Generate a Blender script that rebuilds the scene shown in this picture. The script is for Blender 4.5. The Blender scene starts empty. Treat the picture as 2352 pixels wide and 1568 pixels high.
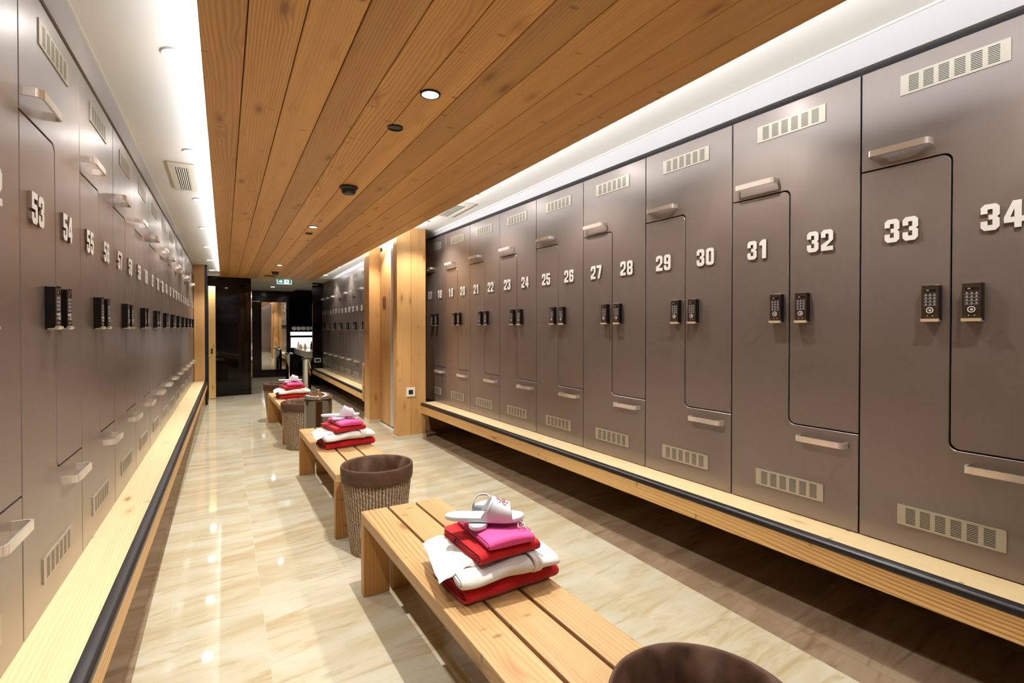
import bpy, math, random
from math import sin, cos, pi, radians as R, sqrt, exp, atan2
from mathutils import Vector, Matrix, noise

random.seed(7)
S = bpy.context.scene
COL = S.collection

# ------------------------------------------------------------------ mesh helpers
class G:
    def __init__(s): s.v = []; s.f = []; s.m = []
    def add(s, vs, fs, mi=0):
        n = len(s.v); s.v += [tuple(p) for p in vs]
        for f in fs: s.f.append([i + n for i in f]); s.m.append(mi)
        return s
    def box(s, a, b, mi=0):
        x0, y0, z0 = a; x1, y1, z1 = b
        vs = [(x0,y0,z0),(x1,y0,z0),(x1,y1,z0),(x0,y1,z0),(x0,y0,z1),(x1,y0,z1),(x1,y1,z1),(x0,y1,z1)]
        return s.add(vs, [(0,3,2,1),(4,5,6,7),(0,1,5,4),(1,2,6,5),(2,3,7,6),(3,0,4,7)], mi)
    def prism(s, poly, d0, d1, mi=0, axis='y', side=None):
        n = len(poly)
        def P(p, d): return {'y': (p[0], d, p[1]), 'x': (d, p[0], p[1]), 'z': (p[0], p[1], d)}[axis]
        area = sum(poly[i][0]*poly[(i+1)%n][1]-poly[(i+1)%n][0]*poly[i][1] for i in range(n))
        if area < 0: poly = poly[::-1]
        vs = [P(p, d0) for p in poly] + [P(p, d1) for p in poly]
        fr = list(range(n)); bk = list(range(n, 2*n))
        flip = axis == 'y'
        fs = [fr if flip else fr[::-1], bk[::-1] if flip else bk]
        for i in range(n):
            j = (i+1) % n
            q = (i, j, n+j, n+i)
            fs.append(q[::-1] if flip else q)
        s.add(vs, fs, mi)
        if side is not None:
            for i in range(n): s.m[-1-i] = side
        return s
    def lathe(s, prof, n=32, mi=0, c=(0,0), cap0=True, cap1=True, fn=None):
        vs = []
        for (r, z) in prof:
            for k in range(n):
                a = 2*pi*k/n
                p = (c[0]+r*cos(a), c[1]+r*sin(a), z)
                vs.append(fn(p, a) if fn else p)
        fs = []
        for i in range(len(prof)-1):
            for k in range(n):
                l = (k+1) % n
                fs.append((i*n+k, i*n+l, (i+1)*n+l, (i+1)*n+k))
        if cap0: fs.append(list(range(n))[::-1])
        if cap1: fs.append([(len(prof)-1)*n+k for k in range(n)])
        return s.add(vs, fs, mi)
    def tube(s, path, r, n=8, mi=0, cap=True):
        path = [Vector(p) for p in path]; vs = []; N = len(path)
        t0 = (path[1]-path[0]).normalized()
        ref = Vector((0,0,1)) if abs(t0.z) < .9 else Vector((1,0,0))
        for i, p in enumerate(path):
            t = (path[min(i+1,N-1)]-path[max(i-1,0)]).normalized()
            a = t.cross(ref).normalized(); b = a.cross(t).normalized()
            rr = r[i] if isinstance(r, (list, tuple)) else r
            for k in range(n):
                q = 2*pi*k/n
                vs.append(p + a*cos(q)*rr + b*sin(q)*rr)
        fs = [(i*n+k, (i+1)*n+k, (i+1)*n+(k+1)%n, i*n+(k+1)%n) for i in range(N-1) for k in range(n)]
        if cap: fs += [list(range(n)), [(N-1)*n+k for k in range(n)][::-1]]
        return s.add(vs, fs, mi)
    def ribbon(s, path, w, th, mi=0):
        """path of (x,y) points in plan, extruded in z by w, thickness th (strap)"""
        out = []; inn = []; N = len(path)
        for i, p in enumerate(path):
            a = path[max(i-1,0)]; b = path[min(i+1,N-1)]
            dx, dy = b[0]-a[0], b[1]-a[1]; l = sqrt(dx*dx+dy*dy)
            nx, ny = -dy/l, dx/l
            out.append((p[0]-nx*th/2, p[1]-ny*th/2)); inn.append((p[0]+nx*th/2, p[1]+ny*th/2))
        return s.prism(out + inn[::-1], -w/2, w/2, mi, 'z')
    def mesh(s, name, mats, smooth=None):
        me = bpy.data.meshes.new(name)
        me.from_pydata(s.v, [], s.f)
        for m in (mats if isinstance(mats, (list, tuple)) else [mats]): me.materials.append(m)
        me.polygons.foreach_set('material_index', s.m)
        me.update()
        if smooth is not None:
            me.polygons.foreach_set('use_smooth', [True]*len(me.polygons))
            if smooth < 180: me.set_sharp_from_angle(angle=R(smooth))
        return me

def link(name, me, parent=None, loc=(0,0,0), rz=0, bevel=0, sub=0, seg=2):
    o = bpy.data.objects.new(name, me); COL.objects.link(o)
    o.location = loc; o.rotation_euler = (0,0,rz)
    if parent: o.parent = parent
    if bevel:
        b = o.modifiers.new('Bevel', 'BEVEL'); b.width = bevel; b.segments = seg; b.limit_method = 'ANGLE'; b.angle_limit = R(40)
        b.harden_normals = False
    if sub:
        m = o.modifiers.new('Subdivision', 'SUBSURF'); m.levels = sub; m.render_levels = sub
    return o
def obj(name, g, mats, parent=None, loc=(0,0,0), rz=0, bevel=0, smooth=None, sub=0, seg=2):
    return link(name, g.mesh(name, mats, smooth), parent, loc, rz, bevel, sub, seg)
def tag(o, label, cat, group=None):
    o['label'] = label; o['category'] = cat
    if group: o['group'] = group
    return o
def thing(name, label, cat, loc=(0,0,0), rz=0, group=None):
    o = bpy.data.objects.new(name, None); COL.objects.link(o)
    o.location = loc; o.rotation_euler = (0,0,rz); o.empty_display_size = .1
    return tag(o, label, cat, group)
def struct(name, g, mats, label=None, **k):
    o = obj(name, g, mats, **k); o['kind'] = 'structure'
    if label: o['label'] = label
    return o
def copy_tree(o, parent=None):
    c = o.copy(); COL.objects.link(c)
    if parent: c.parent = parent
    for ch in list(o.children): copy_tree(ch, c)
    return c

# ------------------------------------------------------------------ material helpers
def new_mat(name):
    m = bpy.data.materials.new(name); m.use_nodes = True
    nt = m.node_tree; nt.nodes.clear()
    out = nt.nodes.new('ShaderNodeOutputMaterial'); b = nt.nodes.new('ShaderNodeBsdfPrincipled')
    nt.links.new(b.outputs[0], out.inputs[0])
    return m, nt, b
class N:
    def __init__(s, nt): s.t = nt
    def n(s, typ, ins=None, **props):
        x = s.t.nodes.new(typ)
        for k, v in props.items(): setattr(x, k, v)
        for k, v in (ins or {}).items(): s.set(x.inputs[k], v)
        return x
    def set(s, sock, v):
        if hasattr(v, 'is_output'): s.t.links.new(v, sock)
        else: sock.default_value = v
    def math(s, op, a, b=None, clamp=False):
        x = s.t.nodes.new('ShaderNodeMath'); x.operation = op; x.use_clamp = clamp
        s.set(x.inputs[0], a)
        if b is not None: s.set(x.inputs[1], b)
        return x.outputs[0]
    def vmath(s, op, a, b):
        x = s.t.nodes.new('ShaderNodeVectorMath'); x.operation = op
        s.set(x.inputs[0], a); s.set(x.inputs[1], b); return x.outputs[0]
    def mix(s, f, a, b, blend='MIX'):
        x = s.t.nodes.new('ShaderNodeMix'); x.data_type = 'RGBA'; x.blend_type = blend; x.clamp_factor = True
        s.set(x.inputs[0], f); s.set(x.inputs[6], a); s.set(x.inputs[7], b); return x.outputs[2]
    def map(s, v, a, b, c=0., d=1., typ='LINEAR'):
        x = s.t.nodes.new('ShaderNodeMapRange'); x.interpolation_type = typ
        s.set(x.inputs[0], v)
        for i, q in enumerate((a, b, c, d)): x.inputs[1+i].default_value = q
        return x.outputs[0]
    def noise(s, vec, scale=1., detail=2., rough=.5, dist=0.):
        x = s.n('ShaderNodeTexNoise', {'Vector': vec, 'Scale': scale, 'Detail': detail, 'Roughness': rough, 'Distortion': dist})
        return x.outputs[0]
    def bump(s, h, strength=.3, dist=.002):
        x = s.n('ShaderNodeBump', {'Height': h, 'Strength': strength, 'Distance': dist}); return x.outputs[0]
def c4(c): return (c[0], c[1], c[2], 1.)

def plain(name, col, rough=.5, metal=0., spec=.5, emit=None, estr=0., coat=0.):
    m, nt, b = new_mat(name)
    b.inputs['Base Color'].default_value = c4(col); b.inputs['Roughness'].default_value = rough
    b.inputs['Metallic'].default_value = metal; b.inputs['Specular IOR Level'].default_value = spec
    b.inputs['Coat Weight'].default_value = coat
    if emit:
        b.inputs['Emission Color'].default_value = c4(emit); b.inputs['Emission Strength'].default_value = estr
    else:
        k = N(nt); tc = k.n('ShaderNodeTexCoord').outputs['Object']
        nz = k.noise(tc, 35., 3.)
        b.inputs['Roughness'].default_value = rough
        nt.links.new(k.map(nz, .3, .7, max(0, rough*.95), min(1, rough*1.05)), b.inputs['Roughness'])
    return m

def wood(name, light, dark, axis='y', rough=.42, contrast=.6, knot=(.16,.07,.025), tint=.16, ring=125., seed=0., spec=.4):
    m, nt, b = new_mat(name); k = N(nt)
    tc = k.n('ShaderNodeTexCoord').outputs['Object']
    sp = k.n('ShaderNodeSeparateXYZ', {0: tc}); x, y, z = sp.outputs
    u, v, w = {'x': (x,y,z), 'y': (y,x,z), 'z': (z,x,y)}[axis]
    rnd = k.n('ShaderNodeNewGeometry').outputs['Random Per Island']
    oi = k.n('ShaderNodeObjectInfo').outputs['Random']
    rr = k.math('ADD', rnd, k.math('MULTIPLY', oi, 3.7))
    off = k.n('ShaderNodeCombineXYZ', {0: k.math('MULTIPLY', rr, 37.), 1: k.math('MULTIPLY', rr, 17.3), 2: k.math('MULTIPLY', rr, 23.1)}).outputs[0]
    base = k.n('ShaderNodeCombineXYZ', {0: u, 1: v, 2: w}).outputs[0]
    vec = k.vmath('ADD', k.vmath('ADD', base, off), (seed, seed*1.7, seed*.3))
    F = k.noise(k.vmath('MULTIPLY', vec, (.30, 2.6, 2.6)), 1., 2.2, .45)
    vor = k.n('ShaderNodeTexVoronoi', {'Vector': k.vmath('MULTIPLY', vec, (2.3, 7.5, 7.5)), 'Scale': 1.}, feature='F1')
    d = vor.outputs['Distance']
    kn = k.map(d, .0, .33, 1., 0., 'SMOOTHSTEP')
    phase = k.math('ADD', k.math('MULTIPLY', F, ring), k.math('MULTIPLY', kn, 11.))
    phase = k.math('ADD', phase, k.math('MULTIPLY', k.math('ADD', v, w), 470.))
    fine = k.noise(k.vmath('MULTIPLY', vec, (3.5, 170., 170.)), 1., 2., .6)
    phase = k.math('ADD', phase, k.math('MULTIPLY', fine, 1.2))
    sn = k.map(k.math('SINE', phase), -1., 1., 0., 1.)
    rings = k.math('POWER', sn, 1.6)
    low = k.noise(k.vmath('MULTIPLY', vec, (.22, 8., 8.)), 1., 3., .55)
    fac = k.math('ADD', k.math('MULTIPLY', k.math('MULTIPLY', rings, k.map(k.noise(k.vmath('MULTIPLY', vec, (.5, 5., 5.)), 1., 2.), .32, .62, .25, 1.25)), contrast), k.math('MULTIPLY', k.math('SUBTRACT', fine, .5), .55))
    fac = k.math('ADD', fac, k.math('MULTIPLY', k.math('SUBTRACT', low, .42), 1.3), clamp=True)
    col = k.mix(fac, c4(light), c4(dark))
    kd = k.map(d, .05, .12, 1., 0., 'SMOOTHSTEP')
    col = k.mix(k.math('MULTIPLY', kd, .85), col, c4(knot))
    v2 = k.n('ShaderNodeTexVoronoi', {'Vector': k.vmath('MULTIPLY', vec, (11., 5.5, 5.5)), 'Scale': 1.}, feature='F1').outputs['Distance']
    col = k.mix(k.map(v2, .05, .13, .6, 0., 'SMOOTHSTEP'), col, c4(knot))
    halo = k.map(d, .08, .26, .5, 0., 'SMOOTHSTEP')
    col = k.mix(halo, col, c4(dark))
    tv = k.map(rnd, 0., 1., 1.-tint, 1.+tint*.6)
    col = k.mix(1., col, k.n('ShaderNodeCombineXYZ', {0: tv, 1: tv, 2: tv}).outputs[0], 'MULTIPLY')
    nt.links.new(col, b.inputs['Base Color'])
    b.inputs['Roughness'].default_value = rough; b.inputs['Specular IOR Level'].default_value = spec
    nt.links.new(k.bump(k.math('ADD', rings, k.math('MULTIPLY', fine, .6)), .12, .0015), b.inputs['Normal'])
    return m

def stone(name, a, bcol, ccol, rough=.09, tile=(.6, 1.2), joint=(.62,.55,.4), offs=(0,0)):
    m, nt, b = new_mat(name); k = N(nt)
    tc = k.n('ShaderNodeTexCoord').outputs['Object']
    rot = k.n('ShaderNodeMapping', {'Vector': tc, 'Rotation': (0,0,R(-7))}).outputs[0]
    sp = k.n('ShaderNodeSeparateXYZ', {0: tc}); x, y, z = sp.outputs
    # tile grid
    tx = k.math('DIVIDE', k.math('SUBTRACT', x, offs[0]), tile[0]); ty = k.math('DIVIDE', k.math('SUBTRACT', y, offs[1]), tile[1])
    def edge(t, size):
        fr = k.math('ABSOLUTE', k.math('SUBTRACT', k.math('FRACT', t), .5))
        return k.map(fr, .5-.0016/size, .5-.0006/size, 0., 1.)
    e = k.math('MAXIMUM', edge(tx, tile[0]), edge(ty, tile[1]))
    cell = k.n('ShaderNodeTexWhiteNoise', {'Vector': k.n('ShaderNodeCombineXYZ', {0: k.math('FLOOR', tx), 1: k.math('FLOOR', ty), 2: 0.}).outputs[0]}, noise_dimensions='3D')
    cv = k.math('MULTIPLY', cell.outputs['Value'], .25)
    vec = k.vmath('ADD', rot, k.n('ShaderNodeCombineXYZ', {0: cv, 1: cv, 2: cv}).outputs[0])
    n1 = k.noise(k.vmath('MULTIPLY', vec, (1.1, 4.6, 1.)), 1., 5., .6, .6)
    n2 = k.noise(k.vmath('MULTIPLY', vec, (2.4, 13., 1.)), 1., 6., .65, .9)
    n3 = k.noise(vec, 2.2, 4., .6)
    f = k.math('ADD', k.math('MULTIPLY', n1, .75), k.math('MULTIPLY', n2, .35))
    col = k.mix(k.map(f, .42, .68, 0., 1., 'SMOOTHSTEP'), c4(a), c4(bcol))
    col = k.mix(k.map(n2, .54, .72, 0., .75), col, c4(ccol))
    col = k.mix(k.map(n3, .5, .75, 0., .35), col, c4(bcol))
    tv = k.map(cell.outputs['Value'], 0., 1., .97, 1.02)
    col = k.mix(1., col, k.n('ShaderNodeCombineXYZ', {0: tv, 1: tv, 2: tv}).outputs[0], 'MULTIPLY')
    col = k.mix(k.math('MULTIPLY', e, .5), col, c4(joint))
    nt.links.new(col, b.inputs['Base Color'])
    b.inputs['Specular IOR Level'].default_value = .5
    nt.links.new(k.map(n3, .3, .7, rough*.8, rough*1.3), b.inputs['Roughness'])
    return m

def fabric(name, col, col2, rough=.9, scale=700., bump=.4, sheen=.3, lowamp=.5):
    m, nt, b = new_mat(name); k = N(nt)
    tc = k.n('ShaderNodeTexCoord').outputs['Object']
    a = k.noise(tc, scale, 3., .6); lo = k.noise(tc, 22., 4., .6)
    f = k.math('ADD', k.math('MULTIPLY', a, .6), k.math('MULTIPLY', lo, lowamp))
    nt.links.new(k.mix(k.map(f, .35, .75), c4(col), c4(col2)), b.inputs['Base Color'])
    b.inputs['Roughness'].default_value = rough; b.inputs['Specular IOR Level'].default_value = .2
    b.inputs['Sheen Weight'].default_value = sheen
    nt.links.new(k.bump(k.math('ADD', a, k.math('MULTIPLY', lo, 1.5)), bump, .0015), b.inputs['Normal'])
    return m

def brushed(name, col, rough=.36, metal=.5, amp=.12, bump=.05):
    m, nt, b = new_mat(name); k = N(nt)
    tc = k.n('ShaderNodeTexCoord').outputs['Object']
    st = k.noise(k.vmath('MULTIPLY', tc, (420., 420., 2.2)), 1., 3., .6)
    sm = k.noise(tc, 5., 3., .6)
    f = k.math('ADD', k.math('MULTIPLY', st, .6), k.math('MULTIPLY', sm, .4))
    lo = tuple(x*(1-amp) for x in col); hi = tuple(x*(1+amp) for x in col)
    nt.links.new(k.mix(k.map(f, .35, .65), c4(lo), c4(hi)), b.inputs['Base Color'])
    b.inputs['Metallic'].default_value = metal
    nt.links.new(k.map(sm, .3, .7, rough*.88, rough*1.12), b.inputs['Roughness'])
    b.inputs['Coat Weight'].default_value = .9; b.inputs['Coat Roughness'].default_value = .34; b.inputs['Coat IOR'].default_value = 1.7
    nt.links.new(k.bump(st, bump, .0006), b.inputs['Normal'])
    return m

# ------------------------------------------------------------------ materials
M_ceil  = wood('larch ceiling boards', (.66,.35,.115), (.37,.155,.04), 'y', .45, .46, tint=.24)
M_slat  = wood('larch bench boards', (.58,.37,.165), (.33,.16,.05), 'y', .45, .5, tint=.12)
M_leg   = wood('larch bench legs', (.50,.25,.075), (.32,.13,.035), 'z', .45, .5, tint=.1)
M_plank = wood('pale spruce planks', (.80,.63,.36), (.62,.43,.19), 'y', .4, .34, tint=.06)
M_beam  = wood('spruce beam', (.70,.43,.165), (.40,.18,.045), 'y', .45, .75, tint=.05)
M_post  = wood('larch posts', (.62,.355,.135), (.42,.19,.055), 'z', .45, .26, tint=.12)
M_cross = wood('larch cross bars', (.45,.24,.08), (.3,.13,.04), 'x', .5, .5)
M_floor = stone('polished travertine', (.54,.51,.395), (.46,.385,.245), (.37,.265,.13), .04, (1.2, 2.4), offs=(.15, .3))
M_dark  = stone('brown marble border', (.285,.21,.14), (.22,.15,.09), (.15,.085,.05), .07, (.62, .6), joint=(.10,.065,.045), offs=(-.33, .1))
M_skirt = plain('stone skirting', (.62,.54,.40), .4)
M_white = plain('white plaster', (.64,.61,.545), .75, spec=.2)
M_fascia= plain('grey white fascia', (.40,.375,.36), .6, spec=.3)
M_lock  = brushed('bronze grey lacquer', (.218,.168,.145), .36, .5, .05)
M_carc  = plain('gap shade black', (.012,.010,.009), .6)  # black put into the colour as the shade in the locker door gaps
M_steel = plain('brushed steel', (.90,.87,.83), .40, .25)
M_numside= plain('numeral bronze edge', (.20,.14,.105), .4, .3)
M_handle= plain('satin nickel', (.92,.84,.76), .22, .7)
M_vent  = plain('champagne grille', (.50,.45,.36), .42, .6)
M_hole  = plain('black slots', (.01,.01,.012), .7)
M_kbody = plain('keypad black', (.008,.006,.005), .15, spec=.4)
M_kface = plain('keypad bronze face', (.060,.036,.020), .33, .4)
M_chrome= plain('chrome', (.86,.85,.83), .06, 1.)
M_dchrome= plain('dark polished steel', (.15,.13,.115), .06, 1.)
M_klip  = plain('keypad lip', (.95,.85,.66), .2, .8)
M_key   = plain('keypad print', (.50,.53,.60), .4, .2)
M_black = plain('black bench nosing', (.009,.008,.009), .34, emit=(0,0,0), estr=0.)
M_gloss = plain('black lacquered panel', (.004,.003,.003), .035, spec=.3)
M_brown = plain('dark brown lacquer', (.012,.006,.005), .12, spec=.3)
M_mirror= plain('mirror', (.92,.92,.90), .01, 1.)
M_red   = fabric('red towelling', (.62,.012,.018), (.40,.004,.008), .95, 520., .7, .25)
M_robe  = fabric('white towelling', (.76,.73,.69), (.66,.62,.57), .95, 600., .5, .3, .3)
M_pink  = fabric('pink cotton', (.86,.10,.33), (.78,.07,.27), .8, 1200., .25, .2)
M_slip  = fabric('white slipper fabric', (.74,.77,.80), (.66,.69,.73), .75, 1500., .15, .1, .2)
M_cord  = fabric('white cord', (.85,.8,.74), (.62,.55,.48), .8, 900., .5, 0)
M_embl  = plain('red embroidery', (.34,.02,.045), .7)
M_liner = fabric('brown basket cloth', (.12,.062,.036), (.06,.029,.016), .5, 900., .3, .0)
M_lamp  = plain('lamp lens', (1,1,1), .3, emit=(1.,.98,.95), estr=45.)
M_led   = plain('led strip', (1,1,1), .3, emit=(.93,.95,1.), estr=22.)
M_trimw = plain('white lamp trim', (.8,.79,.76), .4)
M_grill = plain('beige air grille', (.60,.54,.43), .45)
M_blackp= plain('black plastic', (.012,.011,.011), .35)
M_green = plain('sign green', (.0,.22,.17), .4, emit=(.0,.30,.24), estr=.6)
M_signw = plain('sign white', (.85,.9,.9), .4, emit=(.85,1.,.98), estr=1.2)
M_counter=plain('stone counter', (.62,.56,.46), .15)
M_towelw= fabric('white hand towel', (.85,.84,.82), (.72,.71,.69), .9, 600., .4)
M_glow  = plain('painted shelf glow', (.9,.9,.88), .4, emit=(1.,.98,.95), estr=.9)  # emission stands in for light on the shelf and a reflection, not a lamp
M_plaque= plain('dark red plaque', (.13,.035,.02), .4)

def basket_mat():
    m, nt, b = new_mat('woven seagrass'); k = N(nt)
    tc = k.n('ShaderNodeTexCoord').outputs['Object']
    sp = k.n('ShaderNodeSeparateXYZ', {0: tc}); x, y, z = sp.outputs
    ang = k.math('ARCTAN2', y, x)
    jit = k.noise(tc, 24., 3., .6)
    st = k.map(k.math('SINE', k.math('ADD', k.math('MULTIPLY', ang, 66.), k.math('MULTIPLY', jit, 5.))), -1., 1.)
    kn = k.noise(k.n('ShaderNodeCombineXYZ', {0: k.math('MULTIPLY', ang, 22.), 1: k.math('MULTIPLY', z, 150.), 2: 0.}).outputs[0], 1., 3., .6)
    a = k.noise(tc, 300., 3., .7); lo = k.noise(tc, 16., 2.)
    f = k.math('ADD', k.math('MULTIPLY', st, .30), k.math('MULTIPLY', k.math('ADD', kn, k.math('MULTIPLY', k.math('SUBTRACT', a, .5), 1.3)), .85))
    col = k.mix(k.map(f, .42, .78), c4((.050,.022,.009)), c4((.58,.43,.27)))
    col = k.mix(k.map(lo, .45, .7, 0, .5), col, c4((.20,.09,.035)))
    nt.links.new(col, b.inputs['Base Color']); b.inputs['Roughness'].default_value = .75
    nt.links.new(k.bump(f, .8, .003), b.inputs['Normal'])
    return m
M_basket = basket_mat()

# ------------------------------------------------------------------ layout
CAMZ = 1.30
PHI = R(1.96)                       # the right locker row runs slightly inward
nR = Vector((cos(PHI), sin(PHI), 0)); dR = Vector((-sin(PHI), cos(PHI), 0)); DR = 2.417
PHL = R(-.4)
nL = Vector((cos(PHL), sin(PHL), 0)); dL = Vector((-sin(PHL), cos(PHL), 0)); DL = -.515
WR, WL = .6197, .672
def PR(s, off=0, z=0): p = nR*(DR-off) + dR*s; return Vector((p.x, p.y, z))
def PL(s, off=0, z=0): p = nL*(DL+off) + dL*s; return Vector((p.x, p.y, z))
ZR, HR = .412, 1.966                # right lockers: base, height
ZL, HL = .402, 1.925
X2, Y2, Z2 = 1.94, 7.93, .378        # second right row
ZW = 2.244                          # underside of the board ceiling
def interp(tab, t):
    for (a, va), (b, vb) in zip(tab, tab[1:]):
        if t <= b: return va + (vb-va)*(t-a)/(b-a)
    return tab[-1][1]
CR = [(-1.3, 2.58), (1, 2.545), (6, 2.455), (7, 2.385), (12.4, 2.30)]
CLf = [(-1.3, 2.56), (2.4, 2.495), (10, 2.35), (12.4, 2.30)]
def ceil_r(y): return interp(CR, y)
def ceil_l(y): return interp(CLf, y)
YB = -1.2

# ------------------------------------------------------------------ camera
cam = bpy.data.cameras.new('camera'); cam.sensor_width = 36; cam.lens = 1176/2352*36
cam.shift_y = -20.3/2352; cam.clip_start = .02
co = bpy.data.objects.new('camera', cam); COL.objects.link(co)
co.location = (0,0,CAMZ); co.rotation_euler = (R(90-.57), 0, -math.atan(661/1176))
S.camera = co

# ------------------------------------------------------------------ floor
g = G()
def xs_l(y): return -.303 - .0042*(y-2.3)
ys = [YB, 5.79, 5.80, 6.99, 7.0, 10.0, 10.01, 15.2]
xr = [2.025, 2.018, 1.9, 1.9, 1.71, 1.71, 1.71, 1.71]
for i in range(len(ys)-1):
    a, b = ys[i], ys[i+1]
    la, lb = (xs_l(a), xs_l(b)) if b <= 10.0 else (-.9, -.9)
    ra, rb = xr[i], xr[i+1]
    if a >= 12.0 or b > 12.2: pass
    g.add([(la,a,0),(ra,a,0),(rb,b,0),(lb,b,0)], [(0,1,2,3)], 0)
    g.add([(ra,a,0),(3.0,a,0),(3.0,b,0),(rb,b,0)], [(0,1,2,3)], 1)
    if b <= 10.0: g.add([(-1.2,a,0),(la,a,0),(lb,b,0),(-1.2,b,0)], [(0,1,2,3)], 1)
    elif a == 10.0: pass
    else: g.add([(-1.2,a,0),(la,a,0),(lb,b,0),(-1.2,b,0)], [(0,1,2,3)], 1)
struct('floor', g, [M_floor, M_dark])

# ------------------------------------------------------------------ ceilings and walls
XWL, XWR = -.064, 1.562
g = G()
edges = [-.066, .066, .221, .376, .531, .686, .841, .996, 1.151, 1.306, 1.461]
for i, a in enumerate(edges):
    b = edges[i+1] if i+1 < len(edges) else 1.575
    # V-jointed boards, each its own island
    gp = .0016; ch = .0022
    y0, y1 = YB+.05, 11.02
    prof = [(a+gp, ZW+.03), (a+gp, ZW+ch), (a+gp+ch, ZW), (b-gp-ch, ZW), (b-gp, ZW+ch), (b-gp, ZW+.03)]
    vs = [(x, y0, z) for x, z in prof] + [(x, y1, z) for x, z in prof]
    n = len(prof)
    g.add(vs, [(k, (k+1)%n, n+(k+1)%n, n+k)[::-1] for k in range(n)] + [list(range(n)), [n+k for k in range(n)][::-1]], 0)
g.box((-.05, YB+.06, ZW+.028), (1.56, 11.01, ZW+.05), 1)
struct('ceiling_panel', g, [M_ceil, M_carc], 'suspended ceiling of brown larch boards along the corridor')

g = G()
def strip_mesh(tab, xa, xb, mi=0, th=.06):
    for (y0, z0), (y1, z1) in zip(tab, tab[1:]):
        vs = [(xa,y0,z0),(xb,y0,z0),(xb,y1,z1),(xa,y1,z1),(xa,y0,z0+th),(xb,y0,z0+th),(xb,y1,z1+th),(xa,y1,z1+th)]
        g.add(vs, [(0,1,2,3),(4,7,6,5),(0,4,5,1),(1,5,6,2),(2,6,7,3),(3,7,4,0)], mi)
tl = [(YB, ceil_l(YB))] + [t for t in CLf if t[0] > YB and t[0] < 11.03] + [(11.03, ceil_l(11.03))]
tr_ = [(YB, ceil_r(YB))] + [t for t in CR if t[0] > YB and t[0] < 11.03] + [(11.03, ceil_r(11.03))]
strip_mesh(tl, -1.1, .75); strip_mesh(tr_, .75, 3.0)
g.box((-1.1, 11.03, 2.262), (1.60, 15.0, 2.36)); g.box((1.60, 11.03, ceil_r(12)), (3.0, 15.0, 2.40))
struct('ceiling', g, M_white)

g = G(); g.box((-1.15, YB, 0), (-1.0, 15.0, 2.7)); struct('wall_left', g, M_carc)
g = G(); g.box((2.95, YB, 0), (3.05, 15.0, 2.7)); struct('wall_right', g, M_carc)
g = G(); g.box((-1.15, YB-.1, 0), (3.05, YB, 2.7)); struct('wall_front', g, M_lock)
g = G(); g.box((-1.15, 14.82, 0), (3.05, 14.95, 1.975), 0); g.box((-1.15, 14.82, 1.975), (3.05, 14.95, 2.4), 1)
struct('wall_back', g, [M_brown, M_brown])

# fascias above the lockers and dark recess lines
def quad_prism(g, pts_lo, pts_hi, n, th, mi=0):
    """wall strip: two bottom points, two top points, thickness th along n"""
    a, b = [Vector(p) for p in pts_lo]; c, d = [Vector(p) for p in pts_hi]
    v = [a, b, d, c]; w = [p + Vector(n)*th for p in v]
    g.add(v + w, [(0,1,2,3),(4,7,6,5),(0,4,5,1),(1,5,6,2),(2,6,7,3),(3,7,4,0)], mi)
g = G(); ss = [-1.0, 1, 3.5, 6.1]
for a, b in zip(ss, ss[1:]):
    pa, pb = PR(a), PR(b)
    quad_prism(g, [(pa.x,pa.y,ZR+HR+.028),(pb.x,pb.y,ZR+HR+.028)], [(pa.x,pa.y,ceil_r(pa.y)+.02),(pb.x,pb.y,ceil_r(pb.y)+.02)], nR, .1)
    pa, pb = PR(a,.012), PR(b,.012)
    quad_prism(g, [(pa.x,pa.y,ceil_r(pa.y)-.008),(pb.x,pb.y,ceil_r(pb.y)-.008)], [(pa.x,pa.y,ceil_r(pa.y)+.02),(pb.x,pb.y,ceil_r(pb.y)+.02)], nR, .012, 1)
struct('trim_1', g, [M_fascia, M_white], 'grey white fascia above the right lockers')
g = G(); ss = [-1.0, 2.4, 6, 10.02]
for a, b in zip(ss, ss[1:]):
    pa, pb = PL(a), PL(b)
    quad_prism(g, [(pb.x,pb.y,ZL+HL+.02),(pa.x,pa.y,ZL+HL+.02)], [(pb.x,pb.y,ceil_l(pb.y)+.02),(pa.x,pa.y,ceil_l(pa.y)+.02)], -nL, .1)
    pa, pb = PL(a,.01), PL(b,.01)
    quad_prism(g, [(pb.x,pb.y,ceil_l(pb.y)-.007),(pa.x,pa.y,ceil_l(pa.y)-.007)], [(pb.x,pb.y,ceil_l(pb.y)+.02),(pa.x,pa.y,ceil_l(pa.y)+.02)], -nL, .01, 1)
struct('trim_2', g, [M_fascia, M_white], 'grey white fascia above the left lockers')
g = G(); g.box((X2+.01, 7.2, Z2+1.9), (X2+.1, 12.3, 2.45)); struct('trim_3', g, M_fascia, 'white fascia above the far right lockers')

# plain panels that continue the locker faces behind the camera
g = G(); pa, pb = PR(-1.0), PR(.478)
quad_prism(g, [(pa.x,pa.y,ZR),(pb.x,pb.y,ZR)], [(pa.x,pa.y,ZR+HR),(pb.x,pb.y,ZR+HR)], nR, .1); struct('wall_right_panel', g, M_lock, 'plain brown panel continuing the right lockers')
g = G(); pa, pb = PL(-.9), PL(1.26)
quad_prism(g, [(pb.x,pb.y,ZL),(pa.x,pa.y,ZL)], [(pb.x,pb.y,ZL+HL),(pa.x,pa.y,ZL+HL)], -nL, .1); struct('wall_left_panel', g, M_lock, 'plain brown panel continuing the left lockers')

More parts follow.
